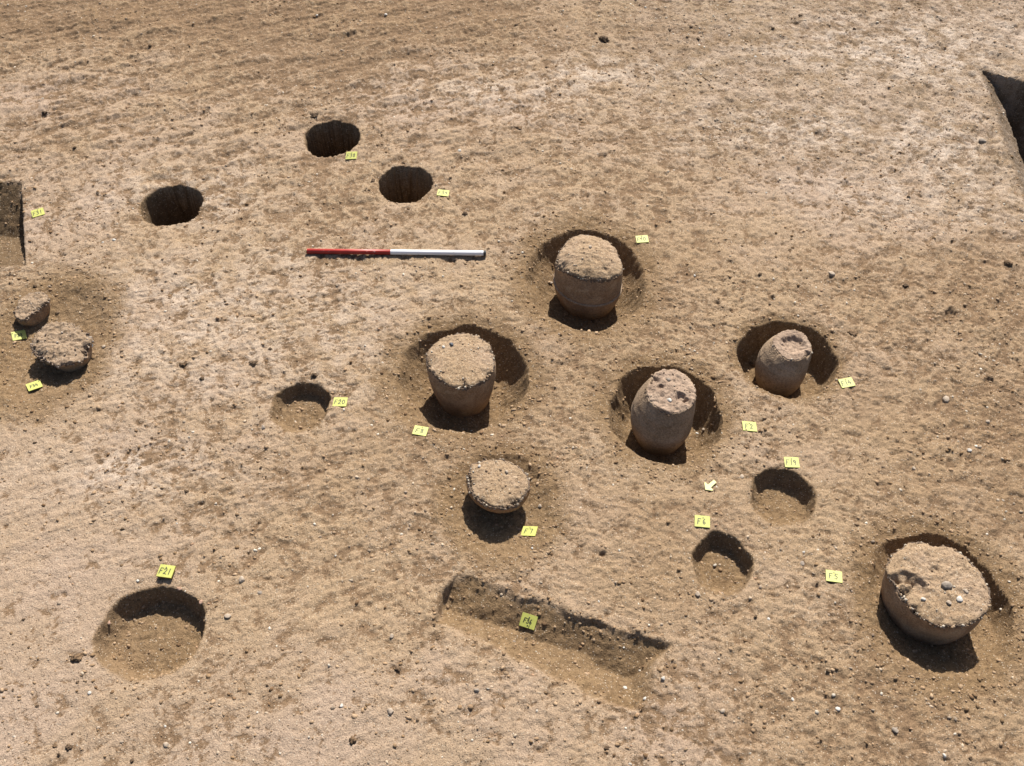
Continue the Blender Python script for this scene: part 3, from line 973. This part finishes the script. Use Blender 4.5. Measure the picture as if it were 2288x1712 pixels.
A = (5.911, 0, 620)
make_urn("broken urn base with a rough grey top and crumbling edges above the tag F34",
         zo([(420, 920), (450, 800), (520, 690), (620, 620), (800, 590), (960, 630), (1080, 720), (1200, 800), (1210, 870), (1140, 930), (1110, 1080), (980, 1130), (860, 1150), (740, 1165), (640, 1110), (520, 1050), (440, 990)], *A, 0.06),
         0.06, [(0, 1), (-.015, 0.98), (-.03, .9, .01, 0), (-.06, .82, .018, 0), (-.13, .68, .022, 0)], "red", seed=71, top_mat="rough", notches=[(-20, 12, 0.03), (225, 14, 0.02)], rough=0.015, ngrit=150, ragged=0.012,
         grit_pal=[(0.5, 0.42, 0.35), (0.36, 0.27, 0.2), (0.16, 0.12, 0.1), (0.3, 0.22, 0.16)])
make_urn("half broken leaning urn sherd beside the tag F33",
         zo([(190, 430), (230, 370), (300, 250), (380, 205), (470, 195), (560, 205), (640, 290), (630, 330), (540, 400), (430, 480), (380, 530), (330, 570), (220, 535)], *A, 0.035),
         0.035, [(0, 1), (-.02, 1.03), (-.05, 1.0), (-.08, .9), (-.11, .7)], "red", seed=81, top_mat="rough", rough=0.011, ngrit=60, ragged=0.008, tilt=(0.10, -0.02),
         grit_pal=[(0.45, 0.37, 0.3), (0.34, 0.25, 0.19), (0.16, 0.12, 0.1), (0.3, 0.22, 0.16)])

# ------------------------------------------------------------------ ranging rod
def tube(name, p0, p1, r0, r1, mat, parent, origin, seg=28):
    a, b = Vector(p0) - origin, Vector(p1) - origin
    d = (b - a).normalized()
    u = d.orthogonal().normalized()
    w = d.cross(u)
    ts, rs = (0, 0.0015 / max((b - a).length, 0.01), 1 - 0.0015 / max((b - a).length, 0.01), 1), (r0 * 0.9, r0, r1, r1 * 0.9)
    v, f, cnt = [], [], []
    for t, r in zip(ts, rs):
        for k in range(seg):
            q = 2 * math.pi * k / seg
            v.append(a + (b - a) * t + (u * math.cos(q) + w * math.sin(q)) * r)
    for m in range(3):
        for k in range(seg):
            f += [m * seg + k, m * seg + (k + 1) % seg, (m + 1) * seg + (k + 1) % seg, (m + 1) * seg + k]
            cnt.append(4)
    f += list(range(seg))[::-1]
    cnt.append(seg)
    f += [3 * seg + k for k in range(seg)]
    cnt.append(seg)
    me = make_mesh(name, np.array([tuple(p) for p in v]), f, cnt, mat)
    me.polygons[-1].use_smooth = me.polygons[-2].use_smooth = False
    return link(name, me, parent)


ROD_R = 0.0145
ra, rb = W(683.5, 561.5, 0.02), W(1086, 565.5, 0.02)
tt = np.linspace(0, 1, 60)
zz = zat(ra[0] + (rb[0] - ra[0]) * tt, ra[1] + (rb[1] - ra[1]) * tt)
# rests on the two highest bumps, one towards each end
i1, i2 = int(np.argmax(zz[:30])), 30 + int(np.argmax(zz[30:]))
sl_ = (zz[i2] - zz[i1]) / (tt[i2] - tt[i1])
za, zb = zz[i1] - sl_ * tt[i1], zz[i2] + sl_ * (1 - tt[i2])
lift = max(0.0, float((zz - (za + (zb - za) * tt)).max())) + ROD_R - 0.003
pa, pb = Vector((ra[0], ra[1], za + lift)), Vector((rb[0], rb[1], zb + lift))
rod = bpy.data.objects.new("ranging_rod", None)
col.objects.link(rod)
rod.location = (pa + pb) / 2 - Vector((0, 0, ROD_R))
rod["label"], rod["category"] = "red and white painted ranging rod lying on the ground as a scale", "ranging rod"
org = Vector(rod.location)
L = lambda t: pa.lerp(pb, t)
tube("wooden_tip", L(0.0), L(0.008), ROD_R * 0.7, ROD_R * 0.95, M_WOOD, rod, org)
tube("red_section", L(0.006), L(0.470), ROD_R, ROD_R, M_RED, rod, org)
tube("white_section", L(0.4701), L(0.986), ROD_R * 0.995, ROD_R * 0.995, M_WHITE, rod, org)
tube("black_cap", L(0.9861), L(1.0), ROD_R * 1.06, ROD_R * 1.04, M_BLACK, rod, org)

# ------------------------------------------------------------------ yellow feature tags
GLYPH = {
    "F": [[(0.0, 0.0), (0.06, 0.55), (0.1, 1.0), (0.62, 0.98)], [(0.05, 0.52), (0.42, 0.53)]],
    "0": [[(0.3, 1.0), (0.08, 0.75), (0.05, 0.3), (0.28, 0.0), (0.52, 0.2), (0.58, 0.7), (0.3, 1.0)]],
    "1": [[(0.3, 1.0), (0.25, 0.0)]],
    "2": [[(0.05, 0.72), (0.18, 0.97), (0.42, 0.97), (0.52, 0.72), (0.35, 0.4), (0.03, 0.04), (0.3, 0.08), (0.62, 0.0)]],
    "3": [[(0.06, 0.92), (0.35, 1.0), (0.5, 0.78), (0.22, 0.55), (0.52, 0.4), (0.5, 0.1), (0.2, 0.0), (0.0, 0.12)]],
    "4": [[(0.3, 1.0), (0.05, 0.35), (0.6, 0.38)], [(0.48, 0.72), (0.45, 0.0)]],
    "5": [[(0.58, 0.98), (0.16, 1.0), (0.1, 0.58), (0.4, 0.6), (0.55, 0.32), (0.35, 0.02), (0.03, 0.08)]],
    "6": [[(0.42, 1.0), (0.12, 0.6), (0.08, 0.2), (0.3, 0.0), (0.52, 0.2), (0.4, 0.45), (0.1, 0.32)]],
    "7": [[(0.02, 0.96), (0.58, 1.0), (0.48, 0.5), (0.42, 0.0)]],
    "8": [[(0.32, 0.53), (0.08, 0.78), (0.3, 1.0), (0.52, 0.78), (0.32, 0.53), (0.06, 0.22), (0.3, 0.0), (0.56, 0.22), (0.32, 0.53)]],
    "9": [[(0.52, 0.65), (0.28, 0.5), (0.08, 0.75), (0.28, 1.0), (0.52, 0.8), (0.5, 0.4), (0.42, 0.0)]],
    "~": [[(0.0, 0.5), (0.12, 0.9), (0.22, 0.4), (0.34, 0.75), (0.55, 0.6)]],
}


def stroke_mesh(chars, x0, y0, h, wdt, z, gap=0.32):
    """Handwriting as a flat ink ribbon lying on the card."""
    v, f, cnt = [], [], []
    x = x0
    for ch in chars:
        if ch == " ":
            x += h * 0.4
            continue
        wmax = 0.62 if ch != "1" else 0.42
        for line in GLYPH[ch]:
            pts = [(x + p[0] * h * 0.82, y0 + p[1] * h) for p in line]
            for (ax, ay), (bx, by) in zip(pts[:-1], pts[1:]):
                d = math.hypot(bx - ax, by - ay) or 1e-6
                tx, ty = (bx - ax) / d, (by - ay) / d
                nx_, ny_ = -ty * wdt / 2, tx * wdt / 2
                ax2, ay2, bx2, by2 = ax - tx * wdt * 0.35, ay - ty * wdt * 0.35, bx + tx * wdt * 0.35, by + ty * wdt * 0.35
                k = len(v)
                zz_ = z + 0.00002 * (len(cnt) % 5)
                v += [(ax2 - nx_, ay2 - ny_, zz_), (bx2 - nx_, by2 - ny_, zz_), (bx2 + nx_, by2 + ny_, zz_), (ax2 + nx_, ay2 + ny_, zz_)]
                f += [k, k + 1, k + 2, k + 3]
                cnt.append(4)
        x += h * (wmax + gap) * 0.82
    return np.array(v), f, cnt


def box_mesh(name, w, h, t, mat, edge=None, bend=0.0):
    nx_, ny_ = 7, 5
    xs, ys = np.linspace(-w / 2, w / 2, nx_), np.linspace(-h / 2, h / 2, ny_)
    gx, gy = np.meshgrid(xs, ys)
    gz = bend * ((gx / (w / 2)) ** 2) * 0.5
    top = np.stack([gx, gy, gz + t], -1).reshape(-1, 3)
    bot = np.stack([gx, gy, gz], -1).reshape(-1, 3)
    n = nx_ * ny_
    f, cnt, mi = [], [], []
    for j in range(ny_ - 1):
        for i in range(nx_ - 1):
            a = j * nx_ + i
            f += [a, a + 1, a + 1 + nx_, a + nx_]
            f += [n + a + nx_, n + a + 1 + nx_, n + a + 1, n + a]
            cnt += [4, 4]
            mi += [0, 0]
    ring = [i for i in range(nx_)] + [j * nx_ + nx_ - 1 for j in range(1, ny_)] + [(ny_ - 1) * nx_ + i for i in range(nx_ - 2, -1, -1)] + [j * nx_ for j in range(ny_ - 2, 0, -1)]
    for a, b in zip(ring, ring[1:] + ring[:1]):
        f += [n + a, n + b, b, a]
        cnt.append(4)
        mi.append(1)
    me = make_mesh(name, np.concatenate([top, bot]), f, cnt, mat, smooth=False)
    if edge:
        me.materials.append(edge)
        me.polygons.foreach_set("material_index", np.array(mi, dtype=np.int32))
    return me


TAG_W, TAG_H, TAG_T = 0.0705, 0.058, 0.0035
NAIL_V, NAIL_F = ICO1


def terrain_plane(x, y, ux, uy, w, h):
    """Seat a flat thing on the ground: plane through its lowest three contacts."""
    s = [(a * w / 2, b * h / 2) for a in (-1, -0.5, 0, 0.5, 1) for b in (-1, -0.5, 0, 0.5, 1)]
    P = np.array([(x + a * ux - b * uy, y + a * uy + b * ux) for a, b in s])
    zs = zat(P[:, 0], P[:, 1])
    Am = np.column_stack([[a for a, b in s], [b for a, b in s], np.ones(len(s))])
    k, *_ = np.linalg.lstsq(Am, zs, rcond=None)
    k[2] += max(0.0, np.sort(zs - Am @ k)[-4])
    return k


def flat_matrix(x, y, ux, uy, k, extra=0.0):
    ex = Vector((ux, uy, k[0])).normalized()
    ey = Vector((-uy, ux, k[1])).normalized()
    ez = ex.cross(ey).normalized()
    ey = ez.cross(ex)
    M = Matrix((ex, ey, ez)).transposed().to_4x4()
    M.translation = Vector((x, y, k[2] + extra))
    return M


TAGS = [
    ("F38", (785.5, 348.7), (158, 6), (0.02, 0.34), "beside the far left post hole"),
    ("F39", (990.4, 434.5), (165, 12), (0.02, 0.34), "right of the dark post hole above the rod"),
    ("F31", (85.5, 477), (110, -31), (0.05, 0.34), "beside the dark straight sided cut"),
    ("F10", (1434.7, 534.5), (170, -6), (0.0, 0.34), "beside the pit of the cordoned urn"),
    ("F33", (43, 751), (187, -57), (-0.42, 0.3), "below the half broken urn sherd"),
    ("F34", (78.5, 865.5), (179, -77), (0.4, 0.32), "below the rough grey urn base"),
    ("F20", (760.3, 900), (288, 10), (0.0, 0.24), "beside the small shallow pit"),
    ("F8", (939.5, 964), (190, 32), (0.05, 0.36), "below the broad topped urn"),
    ("F2", (1674.3, 954.2), (90, 4), (0.0, 0.3), "between the two right hand urn pits"),
    ("F14", (1891.9, 855.6), (200, -26), (0.0, 0.36), "beside the deep urn pit"),
    ("F19", (1768.2, 1035.3), (152, 7), (0.0, 0.32), "above the rounded shallow pit"),
    ("F6", (1568.9, 1166.2), (173, 17), (0.05, 0.3), "above the shallow pit near the arrow"),
    ("F5", (1862.6, 1289.8), (155, 25), (0.0, 0.3), "beside the widest urn"),
    ("F7", (1182.8, 1187.8), (262, 45), (0.0, 0.32), "beside the low orange urn base"),
    ("F36", (1181, 1389.9), (124, 43), (0.0, 0.3), "lying in the slanting rectangular cut"),
    ("F21", (373.8, 1281.5), (198, 28), (-0.05, 0.3), "above the wide shallow pit"),
]
LIFT = {"F21": 0.011, "F34": 0.007, "F36": 0.006}
for text, (px, py), (dx, dy), nail, where in TAGS:
    x, y, z = on_ground(px, py)
    n_ = math.hypot(dx, dy)
    q = 18.0
    x1, y1 = W(px + dx / n_ * q, py + dy / n_ * q, z)
    x2, y2 = W(px - dx / n_ * q, py - dy / n_ * q, z)
    ux, uy = x1 - x2, y1 - y2
    m_ = math.hypot(ux, uy)
    ux, uy = ux / m_, uy / m_
    k = terrain_plane(x, y, ux, uy, TAG_W, TAG_H)
    root = bpy.data.objects.new("feature_tag", None)
    col.objects.link(root)
    root.empty_display_size = 0.03
    root.matrix_world = flat_matrix(x, y, ux, uy, k, LIFT.get(text, 0.002) - 0.002)
    root["label"] = "small yellow tag handwritten %s %s" % (text, where)
    root["category"], root["group"] = "tag", "yellow feature tags on the ground"
    thick = 0.009 if text == "F21" else TAG_T
    me = box_mesh("card", TAG_W * 0.97, TAG_H, thick, M_CARD, M_CARD_EDGE if text == "F21" else None, bend=0.0)
    link("card", me, root)
    h = 0.027
    n_dig = len(text) - 1
    x0 = {1: -0.021, 2: -0.027}[n_dig]
    sc = {1: 0.40, 2: 0.22}[n_dig]
    if text in ("F33", "F34", "F36"):
        h, x0, sc = 0.02, -0.02, 0.16
    v, f, cnt = stroke_mesh(text, x0, -h * 0.55, h, 0.0036, thick + 0.0004, sc)
    link("lettering", make_mesh("lettering", v, f, cnt, M_INK, smooth=False), root)
    if text == "F36":
        v, f, cnt = stroke_mesh("~1", 0.0, -0.0265, 0.0095, 0.0032, thick + 0.0004, 0.3)
        link("small_lettering", make_mesh("small_lettering", v, f, cnt, M_INK, smooth=False), root)
    nv = NAIL_V * np.array([0.0026, 0.0026, 0.0022]) + np.array([nail[0] * TAG_W, nail[1] * TAG_H, thick + 0.0015])
    link("nail", make_mesh("nail", nv, NAIL_F.reshape(-1), np.full(len(NAIL_F), 3), M_NAIL), root)

# pale yellow arrow
ap = [ZP(a, b, 36.78, 1560, 1060, 0.0) for a, b in [(1260, 520), (1480, 720), (1010, 1160), (1220, 1350), (1150, 1400), (560, 1340), (480, 790), (560, 750), (760, 905), (850, 880)]][::-1]
acx, acy = sum(p[0] for p in ap) / len(ap), sum(p[1] for p in ap) / len(ap)
k = terrain_plane(acx, acy, 1, 0, 0.06, 0.06)
n_ = len(ap)
v = [(p[0] - acx, p[1] - acy, 0.003) for p in ap] + [(p[0] - acx, p[1] - acy, 0.0) for p in ap]
f, cnt = list(range(n_)), [n_]
f += [n_ + i for i in range(n_)][::-1]
cnt.append(n_)
for i in range(n_):
    j = (i + 1) % n_
    f += [n_ + i, n_ + j, j, i]
    cnt.append(4)
sgn = sum(ap[i][0] * ap[(i + 1) % n_][1] - ap[(i + 1) % n_][0] * ap[i][1] for i in range(n_))
if sgn < 0:
    f2, s_ = [], 0
    for c_ in cnt:
        f2 += f[s_:s_ + c_][::-1]
        s_ += c_
    f = f2
arrow = link("north_arrow", make_mesh("north_arrow", np.array(v), f, cnt, M_ARROW, smooth=False),
             label="small pale yellow arrow laid flat on the ground", category="arrow")
arrow.matrix_world = flat_matrix(acx, acy, 1, 0, k, 0.001)

# ------------------------------------------------------------------ stones and clods that stand out one by one
STONES = [  # photograph pixel, width in its pixels, kind, label
    (1350, 90, 30, "dark", "largest dark stone lying alone on the far ground"),
    (100, 252, 15, "dark", "dark clod alone above the straight sided cut at far left"),
    (702, 259, 24, "dark", "flat dark clod just beyond the post hole of tag F38"),
    (255, 537, 10, "white", "white pebble below the untagged post hole"),
    (688, 502, 12, "brown", "squarish brown clod above the red end of the rod"),
    (834, 404, 15, "dark", "dark clod left of the post hole of tag F39"),
    (903, 375, 9, "dark", "dark crumb on the back rim of the post hole of tag F39"),
    (1039, 478, 15, "dark", "dark clod between tag F39 and the white end of the rod"),
    (1020, 457, 9, "brown", "brown clod just below the tag F39"),
    (1160, 286, 16, "brown", "oval brown lump on the far ground above tag F10"),
    (1027, 337, 9, "white", "white chip above the tag F39"),
    (2195, 316, 17, "grey", "grey stone at the edge of the deep far right trench"),
    (201, 775, 15, "blue", "slate grey angular stone touching the rough urn base at F34"),
    (232, 775, 9, "pale", "small pale chip right of the slate grey stone"),
    (566, 812, 19, "dark", "black broken clod up left of the F20 pit"),
    (452, 846, 15, "dark", "dark ring shaped clod left of the F20 pit"),
    (409, 814, 19, "brown", "brown clod on the bare ground right of the broken urns"),
    (588, 956, 14, "grey", "grey stone at the left foot of the F20 pit"),
    (702, 838, 17, "dark", "dark clod on the back rim of the F20 pit"),
    (128, 700, 11, "dark", "dark clod right of the half broken urn sherd"),
    (2023, 638, 18, "dark", "dark clod far up right of the F14 pit"),
    (2254, 588, 22, "brown", "widest brown clod at the right edge of the ground"),
    (2114, 894, 21, "pale", "rounded pale stone on the bare ground right of tag F14"),
    (2207, 942, 11, "pale", "small round pebble below the rounded pale stone"),
    (2042, 1047, 10, "pale", "round pale pebble between the tag F19 and the right edge"),
    (1657, 1066, 13, "pale", "long pale stone between the arrow and the F19 pit"),
    (1857, 612, 18, "pale", "flat pale stone beyond the F14 pit"),
    (1905, 745, 26, "brown", "broad brown clod just right of the F14 pit"),
    (1629, 800, 11, "dark", "dark clod left of the F14 pit"),
    (2166, 1006, 11, "white", "white chip in the brown patch above the widest urn"),
    (540, 1296, 19, "pale", "squarish pale stone right of the tag F21"),
    (581, 1325, 11, "grey", "small grey pebble below the squarish pale stone"),
    (371, 1665, 17, "pale", "smooth round pale pebble near the bottom edge"),
    (200, 1548, 10, "white", "bright white chip below the F21 pit"),
    (173, 1470, 30, "brown", "wide brown clod at the lower left of the F21 pit"),
    (295, 1699, 13, "dark", "black leafy scrap at the bottom edge"),
    (152, 1668, 21, "dark", "oval dark clod near the lower left corner"),
    (124, 1666, 14, "brown", "round brown clod left of the oval dark clod"),
    (509, 1378, 17, "pale", "thin pale flake right of the F21 pit"),
    (400, 1316, 13, "pink", "pink pebble on the back rim of the F21 pit"),
    (449, 1346, 13, "pink", "pink stone on the right rim of the F21 pit"),
    (243, 1392, 12, "pink", "pink stone on the left wall of the F21 pit"),
    (1397, 1537, 11, "white", "white rounded pebble in the right end of the F36 cut"),
    (1174, 1428, 10, "dark", "dark clod below the tag F36"),
    (875, 1422, 13, "pale", "pale pebble left of the F36 cut"),
    (978, 1428, 10, "brown", "brown pebble at the lower left corner of the F36 cut"),
    (1065, 1543, 13, "grey", "flat grey flake below the F36 cut"),
    (889, 1497, 22, "dark", "black broken clod down left of the F36 cut"),
    (789, 1653, 24, "brown", "wide brown clod near the middle of the bottom edge"),
    (1358, 1672, 18, "dark", "dark clod below the right end of the F36 cut"),
    (1441, 1561, 10, "white", "white pebble at the right foot of the F36 cut"),
    (1482, 1516, 11, "white", "white pebble right of the F36 cut"),
    (763, 1577, 11, "white", "white pebble at lower left between the pits F21 and F36"),
    (873, 1589, 18, "pale", "flat pale flake below the black broken clod"),
    (1872, 1584, 12, "white", "white pebble below the widest urn"),
    (1771, 1563, 9, "white", "white chip left of the white pebble below the widest urn"),
    (2000, 1633, 18, "grey", "grey stone near the bottom edge below the widest urn"),
    (2110, 1689, 11, "white", "white pebble at the bottom right"),
    (2168, 1695, 14, "dark", "round dark pebble at the bottom right"),
    (1643, 1368, 17, "dark", "black clod below the F6 pit"),
    (1793, 1260, 13, "grey", "long grey stone up left of the tag F5"),
    (1559, 1328, 14, "pale", "pale stone at the left foot of the F6 pit"),
    (1796, 1234, 8, "white", "white chip above the long grey stone near tag F5"),
    (1953, 1263, 10, "dark", "dark clod at the left rim of the widest urn's pit"),
    (1895, 1440, 11, "dark", "ring shaped dark pebble down left of the widest urn"),
    (1850, 1499, 11, "dark", "dark pebble below the ring shaped dark pebble"),
    (1614, 1589, 14, "pale", "pale stone with a dark clod beside it near the bottom"),
    (1622, 1595, 13, "dark", "dark clod touching a pale stone near the bottom"),
    (1717, 1383, 9, "white", "white chip right of the black clod below F6"),
    (1681, 813, 24, "brown", "lump of brown soil beside the small urn in the F14 pit"),
    (1231, 632, 9, "pale", "pale pebble in the left side of the F10 pit"),
    (1205, 1110, 11, "brown", "brown clod right of the low orange urn base"),
    (1206, 1131, 11, "pale", "pale clod below the brown clod beside the orange urn base"),
    (1106, 866, 13, "brown", "brown clod against the right side of the urn at F8"),
    (1572, 960, 9, "pale", "pale pebble in the upper right side of the F2 pit"),
    (1557, 969, 8, "white", "white chip in the right side of the F2 pit"),
    (1375, 996, 8, "dark", "dark round pebble left of the F2 pit"),
]
PLAIN = {
    "white": ("small white pebble on bare ground", "small white pebbles on the ground",
              [(230, 542), (1562, 101), (1629, 80), (1712, 431), (2283, 493), (1552, 616), (750, 1242), (369, 1623), (575, 1592), (1384, 1230), (1189, 1225), (1394, 1447), (1338, 1344), (308, 1298), (395, 1170), (1442, 17), (708, 35), (862, 33), (1688, 127)], 8),
    "dark": ("small dark clod on bare ground", "small dark clods on the ground",
             [(1496, 67), (1559, 88), (1781, 189), (1153, 57), (604, 780), (338, 979), (160, 1009), (78, 990), (417, 1098), (583, 1045), (78, 640), (1698, 614), (1743, 912), (2097, 1076), (52, 1385), (29, 1542), (174, 1525), (83, 1578), (132, 1685), (162, 1639), (274, 1183), (580, 1168), (557, 1235), (970, 1397), (934, 1611), (1826, 1304), (1688, 1378), (168, 330), (304, 28), (335, 103), (1544, 60), (1728, 64), (1909, 65), (2068, 60), (1788, 36), (2030, 440), (1222, 152), (597, 1532), (1766, 560)], 11),  # some of these stand for shadowed pocks, their shade painted as a dark clod
}
for px, py, wpx, kind, lab in STONES:
    x, y, z = on_ground(px, py)
    r = wpx / px_per_m(px, py) / 2 * (0.85 if kind in ('dark', 'brown') else 1.0)
    me = stone_mesh(r, kind, int(px * 13 + py))
    clod = kind in ("dark", "brown")
    name = "soil_clod" if clod else "stone"
    o = link(name, me, label=lab, category="clod" if clod else "stone", group="clods on the ground" if clod else "stones on the ground")
    o.location = (x, y, z + r * (0.12 if not clod else 0.05))
TAG_AT = {t: c for t, c, *_ in TAGS}
TAG_AT["the far right trench"] = (2230, 210)
used_labels = set()


def say_where(lab, px, py):
    """Where a small stone lies, told from the tags round it, so that no two say the same."""
    for t, (tx, ty) in sorted(TAG_AT.items(), key=lambda q: math.hypot(q[1][0] - px, q[1][1] - py)):
        dx, dy = px - tx, py - ty
        side = "right" if dx > 0 else "left"
        vert = "below" if dy > 0 else "above"
        where = side + " of" if abs(dx) > 2.2 * abs(dy) else vert if abs(dy) > 2.2 * abs(dx) else vert + " and " + side + " of"
        d = math.hypot(dx, dy)
        how = "just " if d < 110 else "" if d < 260 else "far "
        full = "%s %s%s %s" % (lab, how, where, t if t.startswith("the") else "the tag " + t)
        if full not in used_labels:
            used_labels.add(full)
            return full


for kind, (lab_, grp, spots, wpx) in PLAIN.items():
    for px, py in spots:
        lab = say_where(lab_, px, py)
        x, y, z = on_ground(px, py)
        r = wpx / px_per_m(px, py) / 2 * random.uniform(0.65, 1.0)
        me = stone_mesh(r, kind, int(px * 13 + py))
        o = link("soil_clod" if kind == "dark" else "pebble", me, label=lab, category="clod" if kind == "dark" else "pebble", group=grp)
        o.location = (x, y, z + r * 0.15)

# a dry twig on the far ground
x1, y1, z1 = on_ground(1569, 173)
x2, y2, z2 = on_ground(1586, 185)
o = tube("twig", (x1, y1, z1 + 0.006), (x2, y2, z2 + 0.006), 0.003, 0.002, STONE["brown"], None, Vector((0, 0, 0)), 8)
o["label"], o["category"] = "thin dry twig lying on the far ground", "twig"
